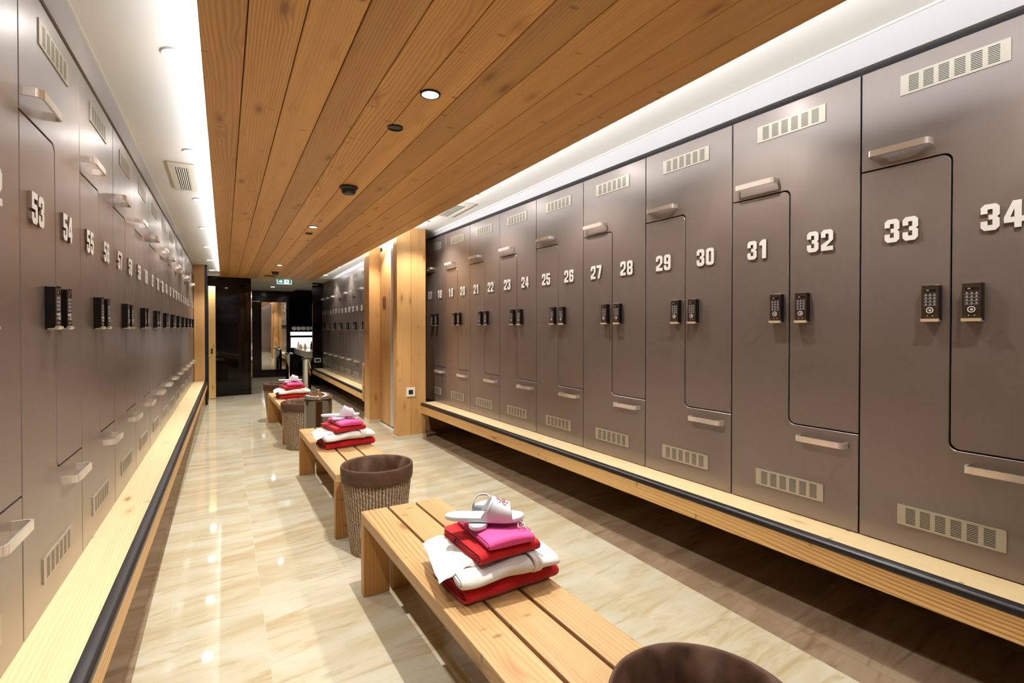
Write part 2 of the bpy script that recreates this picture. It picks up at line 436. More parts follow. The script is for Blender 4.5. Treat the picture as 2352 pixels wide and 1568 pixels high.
# plinth walls the lockers stand on
g = G(); pa, pb = PR(-1.0,-.43), PR(6.1,-.43)
quad_prism(g, [pa, pb], [(pa.x,pa.y,ZR-.048),(pb.x,pb.y,ZR-.048)], nR, .03)
struct('baseboard_right', g, M_dark, 'dark recessed plinth under the right lockers')
g = G(); pa, pb = PL(-1.0,-.40), PL(10.0,-.40)
quad_prism(g, [pb, pa], [(pb.x,pb.y,ZL-.048),(pa.x,pa.y,ZL-.048)], -nL, .03)
struct('baseboard_left', g, M_dark, 'dark recessed plinth under the left lockers')
g = G(); g.box((X2+.42, 7.2, 0), (X2+.45, 12.3, Z2-.048)); struct('baseboard_far_right', g, M_dark, 'dark recessed plinth under the far right lockers')

# ------------------------------------------------------------------ locker numerals
def rect(x0,y0,x1,y1): return [(x0,y0),(x1,y0),(x1,y1),(x0,y1)]
A_, B_ = .37, .2
T_ = [(0,1-B_),(0,.88),(.2,1),(.8,1),(1,.88),(1,1-B_)]
Bt = [(x,1-y) for x,y in T_]
def fl(ps): return [[(1-x,1-y) for x,y in p] for p in ps]
URn = [(1-A_,.5),(.87,.5),(1,.57),(1,1-B_),(1-A_,1-B_)]
LRn = [(x,1-y) for x,y in URn]
ULn = [(1-x,y) for x,y in URn]; LLn = [(1-x,1-y) for x,y in URn]
DIG = {
 '0': [T_, Bt, rect(0,B_,A_,1-B_), rect(1-A_,B_,1,1-B_)],
 '1': [rect(.34,0,.76,1), [(.06,.70),(.34,.70),(.34,1),(.06,.84)]],
 '2': [T_, [(1-A_,.5),(1,.5),(1,1-B_),(1-A_,1-B_)], rect(0,.63,A_,1-B_), [(0,B_),(.44,B_),(1,.5),(1-A_,.5),(0,.28)], rect(0,0,1,B_)],
 '3': [T_, Bt, URn, LRn, rect(.42,.41,1-A_,.59), rect(0,.64,A_,1-B_), rect(0,B_,A_,.36)],
 '4': [[(0,.40),(.32,.40),(.52,.70),(.52,1),(.44,1)], rect(0,.2,1,.40), rect(.52,.40,.88,1), rect(.52,0,.88,.2)],
 '5': [rect(0,1-B_,1,1), rect(0,.46,A_,1-B_), rect(A_,.46,1-A_,.64), [(1-A_,B_),(1,B_),(1,.55),(.85,.64),(1-A_,.64)], Bt, rect(0,B_,A_,.35)],
 '7': [rect(0,1-B_,1,1), [(.22,0),(.62,0),(1,.8),(1-A_-.05,.8)]],
 '8': [T_, Bt, URn, LRn, ULn, LLn, rect(A_,.42,1-A_,.58)],
 '6': [T_, Bt, rect(0,B_,A_,1-B_), [(1-A_,B_),(1,B_),(1,.52),(.85,.60),(1-A_,.60)], rect(A_,.44,1-A_,.60), rect(1-A_,.66,1,1-B_)],
}
DIG['9'] = fl(DIG['6'])
_num = {}
def number_mesh(n, w=.052, h=.094, gap=.011):
    if n in _num: return _num[n]
    g = G(); st = str(n); W = len(st)*w + (len(st)-1)*gap
    for i, ch in enumerate(st):
        for p in DIG[ch]:
            g.prism([(-W/2 + i*(w+gap) + x*w, -h/2 + y*h) for x, y in p], -.008, .001, 0, 'y', 1)
    _num[n] = g.mesh('number', [M_steel, M_numside]); return _num[n]

# ------------------------------------------------------------------ locker fittings
def handle_mesh(L=.205):
    r = .016; d = .046; pts = [(0,.001)]
    for k in range(7): a = k/6*pi/2; pts.append((r-r*cos(a), -(d-r)-r*sin(a)))
    for k in range(7): a = k/6*pi/2; pts.append((L-r+r*sin(a), -(d-r)-r*cos(a)))
    pts.append((L, .001))
    g = G(); g.ribbon(pts, .025, .007); return g.mesh('handle', M_handle, 35)
ME_HANDLE = handle_mesh()
def vent_mesh(L=.33, h=.08):
    g = G(); xs = [0]; ng, nr = 6, 10; mx, mz = .021, .008
    gw = (L-2*mx)/ng
    for i in range(ng): xs += [mx+i*gw+gw*.16, mx+i*gw+gw*.84]
    xs.append(L); zs = [0]; rh = (h-2*mz)/nr
    for j in range(nr): zs += [mz+j*rh+rh*.26, mz+j*rh+rh*.74]
    zs.append(h); yf = -.004
    for i in range(len(xs)-1):
        for j in range(len(zs)-1):
            if i % 2 == 1 and j % 2 == 1: continue
            g.add([(xs[i],yf,zs[j]),(xs[i+1],yf,zs[j]),(xs[i+1],yf,zs[j+1]),(xs[i],yf,zs[j+1])], [(0,1,2,3)], 0)
    for a, b in (((0,0),(L,0)),((L,0),(L,h)),((L,h),(0,h)),((0,h),(0,0))):
        g.add([(a[0],yf,a[1]),(a[0],0,a[1]),(b[0],0,b[1]),(b[0],yf,b[1])], [(0,1,2,3)], 0)
    g.add([(.001,-.0006,.001),(L-.001,-.0006,.001),(L-.001,-.0006,h-.001),(.001,-.0006,h-.001)], [(0,1,2,3)], 1)
    return g.mesh('vent_grille', [M_vent, M_hole])
ME_VENT = vent_mesh()
def keypad_mesh():
    w, h, d = .056, .140, .028; g = G()
    g.prism([(-w/2+.002,0),(w/2-.002,0),(w/2,.002),(w/2,h-.002),(w/2-.002,h),(-w/2+.002,h),(-w/2,h-.002),(-w/2,.002)], -d+.002, 0, 0, 'y')
    g.prism(rect(-w/2+.0015,.012,w/2-.0015,h-.003), -d, -d+.003, 1, 'y')
    g.box((-w/2-.0006,-d-.0008,h-.002), (w/2+.0006,-.004,h+.0008), 2)
    # rolled lip along the bottom edge
    prof = [(-.006,.000),(-d-.002,.0005),(-d-.007,.005),(-d-.005,.0115),(-d+.001,.0125),(-d+.004,.006),(-.006,.004)]
    g.prism(prof, -w/2-.0008, w/2+.0008, 3, 'x')
    yk = -d
    g.box((-.019,yk-.0006,.116), (.019,yk+.0002,.1235), 0); g.box((-.012,yk-.001,.118), (-.007,yk,.122), 4); g.box((-.0055,yk-.001,.1175), (-.0035,yk,.1225), 4)
    for r in range(4):
        for c in range(3):
            x, z = -.0195+c*.0137, .062+r*.0122
            g.box((x,yk-.0009,z), (x+.0112,yk,z+.0018), 4); g.box((x+.0035,yk-.0009,z+.0038), (x+.0085,yk,z+.0078), 4)
    ring = []
    n = 24
    for k in range(n):
        a, b = 2*pi*k/n, 2*pi*(k+1)/n
        for r0, r1, y in ((.0085,.0118,-.003),):
            q = [(r0*cos(a),yk+y,.044+r0*sin(a)),(r1*cos(a),yk+y,.044+r1*sin(a)),(r1*cos(b),yk+y,.044+r1*sin(b)),(r0*cos(b),yk+y,.044+r0*sin(b))]
            g.add(q, [(0,1,2,3)], 5)
            g.add([(r1*cos(a),yk+y,.044+r1*sin(a)),(r1*cos(a),yk,.044+r1*sin(a)),(r1*cos(b),yk,.044+r1*sin(b)),(r1*cos(b),yk+y,.044+r1*sin(b))], [(0,1,2,3)], 2)
    g.prism([(.0045*cos(2*pi*k/12), .044+.0045*sin(2*pi*k/12)) for k in range(12)], yk-.0012, yk, 5, 'y')
    for x in (-.008, .008): g.prism([(x+.0025*cos(2*pi*k/8), .0225+.002*sin(2*pi*k/8)) for k in range(8)], yk-.001, yk, 4, 'y')
    return g.mesh('keypad_lock', [M_kbody, M_kface, M_chrome, M_klip, M_key, M_steel])
ME_KEY = keypad_mesh()

def z_doors(w, H):
    g_ = .003; m = w*.502; z1 = H*.787; z2 = H*.218; r = .030; n = 6
    def arc(cx, cz, rad, a0, a1): return [(cx+rad*cos(R(a0+(a1-a0)*k/n)), cz+rad*sin(R(a0+(a1-a0)*k/n))) for k in range(n+1)]
    e = .0032
    # door over the top and down the right half
    A = [(e, z1+g_)] + arc(m+g_-r, z1+g_-r, r, 90, 0)
    A += arc(m+g_+r, z2+g_+r, r, 180, 270) + [(w-e, z2+g_), (w-e, H-e), (e, H-e)]
    Bp = [(e, e), (w-e, e), (w-e, z2-g_)] + arc(m-g_+r, z2-g_+r, r, 270, 180)
    Bp += arc(m-g_-r, z1-g_-r, r, 0, 90) + [(e, z1-g_)]
    ga = G().prism(A, 0, .019, 0, 'y'); gb = G().prism(Bp, 0, .019, 0, 'y')
    return ga.mesh('door', M_lock), gb.mesh('door', M_lock), z1, z2
def carcass(w, H):
    g = G(); t = .001
    g.box((t,.021,.001), (w-t,.46,H-.001)); return g.mesh('body', M_carc)
CAB = {}
for key, (w, H) in {'R': (WR, HR), 'L': (WL, HL)}.items(): CAB[key] = (w, H, carcass(w, H)) + z_doors(w, H)

def cabinet(kind, loc, rz, n1, n2, label, group, zs=1.):
    w, H, mb, ma, mbd, z1, z2 = CAB[kind]
    t = thing('locker_cabinet', label, 'locker', loc, rz, group); t.scale = (1,1,zs)
    link('body', mb, t)
    A = link('door', ma, t, bevel=.0016, seg=1); B = link('door', mbd, t, bevel=.0016, seg=1)
    q = -.05*w if kind == 'L' else 0
    link('handle', ME_HANDLE, A, (w*.075+q, 0, z1+.058)); link('handle', ME_HANDLE, B, (w*.925-.205+q, 0, z2-.056))
    link('vent_grille', ME_VENT, A, (w/2-.165, 0, H*.9455-.04)); link('vent_grille', ME_VENT, B, (w/2-.165, 0, H*.068-.04))
    link('number', number_mesh(n1), B, (w*.245+q, 0, H*.652)); link('number', number_mesh(n2), A, (w*.735+q, 0, H*.652))
    link('keypad_lock', ME_KEY, B, (w*.415+q, 0, H*.463)); link('keypad_lock', ME_KEY, A, (w*.615+q, 0, H*.463))
    return t

for k in range(9):
    s1 = 1.1025 + WR*k                      # far (left-hand) edge
    n1 = 33 - 2*k
    cabinet('R', PR(s1, 0, ZR), R(-90)+PHI, n1, n1+1,
            f'brown metal double locker numbered {n1} and {n1+1} in the right row' + (', cut by picture edge' if k == 0 else ''), 'right locker row')
orde = ['first','second','third','fourth','fifth','sixth','seventh','eighth','ninth','tenth','eleventh','twelfth','thirteenth']
for k in range(-1, 12):
    s0 = 1.9385 + WL*k; n1 = 53 + 2*k
    cabinet('L', PL(s0, 0, ZL), R(90)+PHL, n1, n1+1,
            f'brown metal double locker numbered {n1} and {n1+1}, {orde[k+1]} from near end of left row', 'left locker row')
for k in range(7):
    n1 = 15 - 2*k
    cabinet('R', (X2, Y2+WR*(k+1), Z2), R(-90), n1, n1+1,
            f'brown double locker numbered {n1} and {n1+1}, {orde[k]} past the wooden doorway on right', 'far right locker row', .967)

# ------------------------------------------------------------------ wall benches under the lockers
def wall_bench(name, label, fn, s0, s1, zt, depth, back, flip):
    t = thing(name, label, 'bench', (0,0,0), 0, 'benches under the lockers')
    def slab(a, b, z0, z1):          # offsets a..b measured from the locker face into the room
        q = [fn(s0,a), fn(s0,b), fn(s1,b), fn(s1,a)]
        return [(p.x,p.y,z0) for p in q] + [(p.x,p.y,z1) for p in q]
    F = [(0,1,2,3),(4,7,6,5),(0,4,5,1),(1,5,6,2),(2,6,7,3),(3,7,4,0)]
    if flip: F = [f[::-1] for f in F]
    nose = .042
    obj('seat_plank', G().add(slab(-back, depth-nose, zt-.046, zt-.001), F), M_plank, t, bevel=.002)
    # black nosing with a rounded front edge
    prof = [(depth-nose, zt-.03), (depth-nose, zt), (depth-.012, zt), (depth-.004, zt-.004), (depth, zt-.012), (depth, zt-.026), (depth-.004, zt-.03)]
    vs = [(*fn(s0,a).xy, z) for a, z in prof] + [(*fn(s1,a).xy, z) for a, z in prof]; n = len(prof)
    ff = [(k, (k+1)%n, n+(k+1)%n, n+k) for k in range(n)] + [list(range(n))[::-1], [n+k for k in range(n)]]
    obj('edge_strip', G().add(vs, ff), M_black, t, smooth=40)
    obj('front_beam', G().add(slab(depth-.05, depth-.004, zt-.118, zt-.030), F), M_beam, t, bevel=.002)
    return t
def P2(s, off=0, z=0): return Vector((X2-off, s, z))
wall_bench('wall_bench', 'long pale wooden bench with black edge under the right lockers 17 to 34', PR, -.6, 5.76, ZR, .208, .428, False)
wall_bench('wall_bench', 'long pale wooden bench with black edge along the left lockers', PL, -.6, 9.96, ZL, .198, .398, True)
wall_bench('wall_bench', 'short pale wooden bench under the far lockers past the doorway', P2, 7.3, 12.28, Z2, .212, .418, False)

# ------------------------------------------------------------------ wooden posts and doorways
def pillar(label, x0, x1, y0, y1, zt, cuts, plinth=True, dark_left=False):
    t = thing('wooden_pillar', label, 'pillar', ((x0+x1)/2, (y0+y1)/2, 0))
    ox, oy = (x0+x1)/2, (y0+y1)/2
    zb = .045 if plinth else 0
    c = [x0] + cuts + [x1]
    for a, b in zip(c, c[1:]):
        obj('board', G().box((a-ox+.001, y0-oy, zb), (b-ox-.001, y1-oy, zt)), M_post, t, bevel=.002)
    if plinth: obj('skirting', G().box((x0-ox-.006, y0-oy-.006, 0), (x1-ox+.004, y1-oy, zb)), M_skirt, t)
    return t
p1 = pillar('wide larch pillar with a square socket, right of the doorway at the end of the right lockers', 1.730, 2.078, 5.78, 5.93, ceil_r(5.8)+.01, [1.90])
p2 = pillar('narrow larch pillar left of the doorway, before the far lockers', 1.712, 1.868, 7.0, 7.28, ceil_r(7.0)+.01, [])
p3 = pillar('larch pillar at the far end of the left lockers', -.44, -.283, 10.0, 10.12, ceil_l(10)+.005, [], False)
obj('edge_board', G().box((-.283+.3615, -.062, 0), (-.245+.3615, .06, ceil_l(10))), M_black, p3)
g = G(); g.box((1.90, 5.935, 0), (2.072, 6.17, 2.46), 0).box((2.0, 6.17, 0), (2.95, 6.22, 2.6), 0); struct('wall_pillar_side', g, M_post)
g = G(); g.box((1.868, 7.05, 0), (2.95, 7.2, 2.6)); struct('wall_doorway_side', g, M_post)
# socket in pillar 1
t = thing('wall_socket', 'square steel wall socket on the wide wooden pillar', 'socket', (1.892, 5.779, .548))
obj('frame', G().box((-.052,-.009,-.052), (.052,0,.052)), M_steel, t, bevel=.002)
obj('insert', G().box((-.026,-.0105,-.026), (.026,-.006,.026)), M_blackp, t)
# door_1, sliding wooden leaf in the doorway
g = G(); g.box((1.90, 6.42, 2.32), (2.0, 7.05, 2.6)); g.box((1.90, 5.93, 2.32), (2.0, 6.42, 2.6)); struct('trim_4', g, M_white, 'white lintel above the doorway')
d1 = bpy.data.objects.new('door_1', None); COL.objects.link(d1); d1['kind'] = 'structure'; d1['label'] = 'larch door leaf standing slightly open in the right doorway'
d1.location = (1.86, 6.46, 0)
obj('leaf', G().box((0,.012,.03), (.05,.56,2.325)), M_post, d1, bevel=.002)
obj('metal_edge', G().box((-.003,-.002,.03), (.052,.012,2.325)), M_steel, d1)
t = tag(obj('door_plaque', G().box((-.004,-.065,-.075), (.002,.065,.075), 0).box((-.005,-.006,-.045), (-.0035,.006,.02), 1)
        .prism([(.012*cos(2*pi*k/12), .032+.012*sin(2*pi*k/12)) for k in range(12)], -.005, -.0035, 1, 'x')
        .prism([(-.022,-.05),(.022,-.05),(.008,.012),(-.008,.012)], -.0052, -.0038, 1, 'x'), [M_plaque, M_brown], loc=(1.858, 6.775, 1.635)),
        'small dark red plaque with a figure on the larch door', 'sign')
d3 = bpy.data.objects.new('door_3', None); COL.objects.link(d3); d3['kind'] = 'structure'; d3['label'] = 'larch door jamb with a latch beside the wide pillar'
d3.location = (1.83, 5.93, 0)
obj('leaf', G().box((0,0,.0), (.06,.28,2.325)), M_post, d3, bevel=.002)
obj('latch', G().box((-.022,.10,.925), (0,.20,.975)).box((-.035,.115,.94), (-.02,.135,.96)), M_blackp, d3, bevel=.003)
g = G(); g.box((1.95, 5.95, 0), (1.97, 7.05, 2.32)); struct('wall_doorway_back', g, M_carc)
g = G(); g.box((1.84, 6.21, 0), (1.96, 7.0, .012)); struct('trim_5', g, M_steel, 'metal threshold of the right doorway')

# end post of the far bench
tag(obj('bench_end_board', G().box((1.705, 7.29, .26), (1.735, 7.37, .78)), M_beam, bevel=.002), 'upright wooden board at the near end of the far bench', 'board')

# left open door at the end
d2 = bpy.data.objects.new('door_2', None); COL.objects.link(d2); d2['kind'] = 'structure'; d2['label'] = 'pale wooden door standing open beyond the left lockers'
d2.location = (-.25, 10.80, 0)
obj('leaf', G().box((0,0,.006), (.112,.04,2.052)), M_plank if False else wood('pale door wood', (.80,.55,.22), (.62,.36,.11), 'z', .4, .35, tint=.05), d2, bevel=.002)
obj('lock', G().box((.035,-.012,.825), (.07,0,.92)), M_plaque, d2, bevel=.002)
obj('handle', G().tube([(.012,-.002,.79),(.012,-.045,.79),(-.03,-.05,.79),(-.055,-.05,.79)], .009, 10), M_chrome, d2, smooth=40)

# ------------------------------------------------------------------ far end: black panels, mirror, vanity
g = G(); g.prism([(-.9, 11.0), (.458, 11.17), (.458, 11.25), (-.9, 11.25)], 0, 2.265, 0, 'z'); struct('wall_panel', g, M_gloss, 'glossy black wall panel facing the corridor')
g = G(); g.prism([(.455, 11.165), (.474, 11.165), (.474, 11.19), (.455, 11.19)], .33, 2.0, 0, 'z'); struct('trim_6', g, M_chrome, 'slim chrome edge of the black wall panel')
g = G(); g.box((1.745, 12.30, 0), (1.95, 12.38, ceil_r(12)+.01)); struct('wall_end_panel', g, M_gloss, 'narrow black panel closing the far right lockers')
t = thing('wall_socket', 'square steel socket on the narrow black end panel', 'socket', (1.845, 12.295, .56))
obj('frame', G().box((-.07,-.008,-.05), (.07,0,.05)), M_steel, t, bevel=.002); obj('insert', G().box((-.05,-.01,-.03), (.05,-.006,.03)), M_blackp, t)
g = G(); g.box((1.47, 14.74, 0), (2.3, 14.8, 2.02)); struct('wall_niche', g, M_gloss)
g = G(); g.box((2.2, 12.39, 0), (2.28, 14.735, 2.3)); struct('wall_vanity', g, M_gloss)
t = thing('wall_mirror', 'tall mirror in a dark frame on the far wall', 'mirror', (1.14, 14.82, .2))
obj('frame', G().box((-.33,-.03,-.035), (.34,0,0)).box((-.33,-.03,1.765), (.34,0,1.80)).box((-.33,-.03,0), (-.295,0,1.765)).box((.30,-.03,0), (.34,0,1.765)), M_brown, t)
obj('glass', G().box((-.295,-.02,0), (.30,-.004,1.765)), M_mirror, t)
g = G(); g.box((.47, 14.795, 1.972), (1.47, 14.82, 1.985)); struct('trim_7', g, M_chrome, 'thin chrome strip standing for the highlight above the far mirror')  # strip added to imitate the highlight line under the dark lintel

t = thing('vanity_counter', 'stone vanity counter with a deep front at the far right', 'counter', (1.90, 13.4, 0))
obj('worktop', G().box((-.28,-1.0,.61), (.295,1.33,.755)), M_counter, t, bevel=.003)
obj('front_panel', G().box((-.24,-.98,.0), (-.2,1.31,.61)), M_gloss, t)
t = thing('wall_shelf', 'black shelf with panels glowing like its lit underside and a reflection above the vanity counter', 'shelf', (1.83, 14.738, 1.0))
obj('board', G().box((-.31,-.26,.20), (.31,0,.225)), M_gloss, t)
obj('underside_glow', G().box((-.30,-.02,.09), (.30,-.004,.185)), M_glow, t)  # glow imitates the lit underside of the shelf
obj('reflection_glow', G().box((-.29,-.02,-.235), (.30,-.004,.035)), M_glow, t)  # glow imitates the bright reflection below the shelf
for i in range(5):
    x = 1.60+i*.115
    g = G(); g2 = []
    for k in range(46): a = k/46*5*pi; r = .012+.038*k/46; g2.append((r*cos(a), r*sin(a)))
    g.prism([(.053*cos(2*pi*k/20), .053*sin(2*pi*k/20)) for k in range(20)], -.11, .11, 0, 'y')
    for k in range(44):
        p, q = g2[k], g2[k+1]; dx, dy = q[0]-p[0], q[1]-p[1]; l = sqrt(dx*dx+dy*dy); nx, ny = -dy/l*.002, dx/l*.002
        g.prism([(p[0]-nx,p[1]-ny),(q[0]-nx,q[1]-ny),(q[0]+nx,q[1]+ny),(p[0]+nx,p[1]+ny)], -.112, -.11, 1, 'y')
    tag(obj('rolled_towel', g, [M_towelw, M_carc], loc=(x, 14.61, 1.225+.0535), smooth=40),
        f'rolled white hand towel, {orde[i]} from the left on the black shelf', 'towel', 'rolled towels on the vanity shelf')
for i, (x, yy, h, r, cc) in enumerate([(1.90,13.6,.20,.03,(.02,.02,.02)), (1.80,14.0,.13,.035,(.55,.35,.12)), (1.72,14.2,.11,.04,(.6,.4,.15)), (1.70,14.5,.16,.03,(.7,.7,.68))]):
    g = G(); g.lathe([(r,0),(r,h*.65),(r*.45,h*.78),(r*.4,h*.86)], 16, 0); g.lathe([(r*.5,h*.86),(r*.5,h),(r*.3,h)], 12, 1)
    tag(obj('bottle', g, [plain('bottle body', cc, .2), M_blackp], loc=(x, yy, .755), smooth=40),
        ['black pump bottle nearest on the stone counter','amber bottle second along the stone counter','squat amber bottle third along the stone counter','pale bottle farthest along the stone counter'][i], 'bottle', 'bottles on the vanity counter')

def tall_bin(x, y, h, r, label):
    t = thing('waste_bin', label, 'bin', (x, y, 0), 0, 'tall chrome bins by the vanity')
    obj('body', G().lathe([(r,.0),(r,.02),(r*.96,.024),(r*.96,h-.05),(r,h-.045),(r,h-.03)], 32), M_chrome, t, smooth=40)
    obj('lid', G().lathe([(r*1.25,h-.03),(r*1.3,h-.02),(r*1.25,h),(r*.5,h+.012),(.01,h+.014)], 32), M_chrome, t, smooth=50)
tall_bin(1.49, 11.33, .66, .085, 'tall slim chrome bin beside the black end panel')
tall_bin(1.37, 13.5, .68, .075, 'tall slim chrome bin by the far mirror')

# exit sign, hung under the white far ceiling
t = thing('exit_sign', 'green and white emergency exit sign with arrow and running figure', 'sign', (1.05, 11.15, 2.175))
obj('housing', G().box((-.135,-.012,-.008), (.135,.014,.088)), M_signw, t, bevel=.002)
g = G(); y = -.0135
g.box((-.125,y,0), (-.003,-.012,.08), 0)
g.prism([(-.10,.055),(-.06,.055),(-.06,.075),(-.03,.04),(-.06,.008),(-.06,.028),(-.10,.028)][::-1], y-.0012, y, 1, 'y')
# running figure in a doorway
g.box((.085,y,0), (.125,-.012,.08), 0)
g.prism([(.048+.008*cos(2*pi*k/10), .068+.008*sin(2*pi*k/10)) for k in range(10)], y, -.012, 0, 'y')
for p in ([(.035,.055),(.055,.06),(.062,.035),(.045,.03)], [(.045,.034),(.055,.03),(.045,.018),(.02,.004),(.014,.01),(.036,.022)], [(.052,.034),(.064,.032),(.078,.018),(.07,.002),(.062,.004),(.066,.017)], [(.053,.058),(.076,.048),(.074,.042),(.055,.05)], [(.036,.055),(.02,.04),(.025,.036),(.04,.048)]):
    g.prism(p, y, -.012, 0, 'y')
obj('pictogram', g, [M_green, M_signw], t)
obj('bracket', G().box((-.004,-.004,.088), (.004,.004,.095)), M_steel, t)

# ------------------------------------------------------------------ corridor benches
def slat_bench(label, x, y, L, rz):
    t = thing('slatted_bench', label, 'bench', (x, y, 0), rz, 'larch benches along the middle of the corridor')
    w, gp, zt, th = .128, .013, .40, .05
    for i in range(3):
        a = (i-1)*(w+gp) - w/2
        obj('slat', G().box((a, -L/2, zt-th), (a+w, L/2, zt)), M_slat, t, bevel=.003)
        for sy in (-1, 1):
            y0 = sy*L/2 - (th if sy > 0 else 0)
            obj('leg', G().box((a, y0+.002 if sy < 0 else y0-.002, 0), (a+w, y0+th-.001*sy, zt-th)), M_leg, t, bevel=.003)
    for yy in (-L*.31, 0, L*.31):
        obj('cross_bar', G().box((-.18, yy-.03, zt-th-.03), (.18, yy+.03, zt-th)), M_cross, t)
    return t
BENCH = [slat_bench('slatted larch bench nearest the camera, carrying the nearest folded pile', .805, 1.745, 1.60, R(1.6)),
         slat_bench('middle slatted larch bench between the lined basket and the chrome bin', .785, 4.06, 1.62, R(.6)),
         slat_bench('farthest slatted larch bench beside the far basket', .745, 6.985, 1.56, R(1.6))]

# ------------------------------------------------------------------ baskets and bin
def basket_mesh():
    g = G(); n = 132; rows = 74; H = .455; vs = []
    for j in range(rows+1):
        t = j/rows; z = t*H
        r = .150 + .050*t**.9
        for k in range(n):
            a = 2*pi*k/n
            col = sin(a*66); tw = sin(j*1.26 + (k//2)*1.9)
            dr = .0030*col*(1) + .0028*tw*(.5+.5*col) + .0016*noise.noise((k*.7, j*.6, 3))
            rr = r + dr
            vs.append((rr*cos(a), rr*sin(a), z))
    fs = [(j*n+k, j*n+(k+1)%n, (j+1)*n+(k+1)%n, (j+1)*n+k) for j in range(rows) for k in range(n)]
    fs.append(list(range(n))[::-1]); g.add(vs, fs)
    return g.mesh('woven_body', M_basket, 180)
def liner_mesh():
    g = G(); n = 96; vs = []
    # outside band, rim, then the cloth bag inside
    prof = [(.2035,.418,0),(.2055,.424,0),(.2060,.44,0),(.2075,.47,0),(.2075,.492,0),(.2045,.502,0),(.2,.505,0),(.194,.501,.2),(.190,.48,.7),(.184,.44,1.1),(.176,.38,1.2),(.168,.30,1),(.158,.2,1),(.145,.1,1),(.13,.05,1),(.07,.035,.6),(.01,.03,.2)]
    for (r, z, wv) in prof:
        for k in range(n):
            a = 2*pi*k/n
            p = Vector((cos(a)*2.2, sin(a)*2.2, z*6))
            d = noise.noise(p)*.055*wv + noise.noise(p*2.3+Vector((5,1,2)))*.022*wv
            e = noise.noise(Vector((cos(a)*7, sin(a)*7, z*30)))*.0016
            rr = max(.005, r - abs(d) + e)
            zz = z + (noise.noise(Vector((cos(a)*3, sin(a)*3, 9)))*.006 if .41 < z < .43 else 0)
            vs.append((rr*cos(a), rr*sin(a), zz))
    m = len(prof)
    fs = [(j*n+k, j*n+(k+1)%n, (j+1)*n+(k+1)%n, (j+1)*n+k) for j in range(m-1) for k in range(n)]
    fs.append([(m-1)*n+k for k in range(n)]); g.add(vs, fs)
    return g.mesh('cloth_liner', M_liner, 180)
MB, MLN = basket_mesh(), liner_mesh()
for i, (x, y, rz, lab) in enumerate([(.893,.745,.4,'woven basket with dark brown liner cut by the bottom picture edge'),
                                (.782,3.015,0,'woven seagrass basket with brown liner between the nearest and middle benches'),
                                (.725,5.95,1.9,'woven seagrass basket beside the round chrome bin'),
                                (.68,8.03,3.1,'dark lined basket past the far end of the farthest bench')]):
    t = thing('laundry_basket', lab, 'basket', (x,y,0), rz, 'lined woven baskets')
    link('woven_body', MB, t); link('cloth_liner', MLN, t, sub=1)
t = thing('pedal_bin', 'round polished chrome pedal bin standing between two benches', 'bin', (.80, 5.30, 0), R(-20))
obj('body', G().lathe([(.126,.02),(.128,.025),(.128,.585),(.131,.59),(.131,.602),(.127,.606)], 64), M_dchrome, t, smooth=40)
obj('base_ring', G().lathe([(.130,0),(.132,.004),(.130,.022),(.12,.024)], 48), M_blackp, t, smooth=40)
obj('lid', G().lathe([(.127,.608),(.1335,.612),(.134,.632),(.130,.642),(.115,.652),(.08,.664),(.04,.671),(.01,.673)], 64), M_chrome, t, smooth=50)
obj('lid_knob', G().lathe([(.012,.672),(.018,.684),(.016,.695),(.006,.70)], 20), M_chrome, t, smooth=60)
obj('pedal', G().box((-.03,-.175,.008), (.03,-.12,.016)), M_chrome, t, bevel=.003)

# ------------------------------------------------------------------ folded piles
def u_fold(L, D, T, bands, seed, amp=.004, droop=.0, mat=None, hump=0., name='cloth', skew=.0, plump=.35):
    """A folded cloth: nested U-shaped layers (fold at the front, -y), length L in x, depth D in y, thickness T."""
    g = G(); h = T/(2*bands); gap = min(.0018, h*.18); nx = 22
    for b in range(bands):
        r0 = b*h + (gap if b else .0004); r1 = (b+1)*h - gap*.2
        yf = -D/2 + T/2 + random.uniform(0,.001)
        yb = D/2 + random.uniform(-.012,.004)
        na, nb = 9, 9
        def loop(r):
            pts = [(yb - (yb-yf)*i/nb, T/2 + r) for i in range(nb)]
            pts += [(yf - r*sin(pi*i/na)*1.15, T/2 + r*cos(pi*i/na)) for i in range(na+1)]
            pts += [(yf + (yb-yf)*(i+1)/nb, T/2 - r) for i in range(nb)]
            return pts
        lp = loop(r1) + loop(r0)[::-1]; m = len(lp)
        xl = -L/2 + random.uniform(-.004,.006); xr = L/2 + random.uniform(-.006,.004)
        vs = []
        for i in range(nx+1):
            t = i/nx; x = xl + (xr-xl)*t
            ed = min(t, 1-t)*nx
            for (y, z) in lp:
                q = Vector((x*9+seed, y*9, z*14+seed))
                zz = (z-T/2)*(1+plump*.25*(1-(2*t-1)**4)) + T/2
                zr = z/T
                dz = noise.noise(q)*amp*min(1, zr*1.6) - droop*(2*t-1)**2*zr + hump*exp(-((x)/.08)**2)*zr
                dy = noise.noise(q*1.3+Vector((7,3,1)))*amp*1.3
                dx = noise.noise(Vector((y*14, z*20, seed)))*amp*1.0
                if ed < 1: dx *= 1.3
                zz = max(.0006 + (.0 if z < T*.2 else 0), zz+dz)
                vs.append((x+dx+skew*y, y+dy, zz))
        fs = [(i*m+k, i*m+(k+1)%m, (i+1)*m+(k+1)%m, (i+1)*m+k)[::-1] for i in range(nx) for k in range(m)]
        fs += [list(range(m)), [nx*m+k for k in range(m)][::-1]]
        # end caps as quads between the outer and inner loop
        fs = fs[:-2]; hm = m//2
        for i in (0, nx):
            for k in range(hm-1):
                q = (i*m+k, i*m+k+1, i*m+m-2-k, i*m+m-1-k)
                fs.append(q if i == 0 else q[::-1])
        g.add(vs, fs)
    return g.mesh(name, mat, 180)

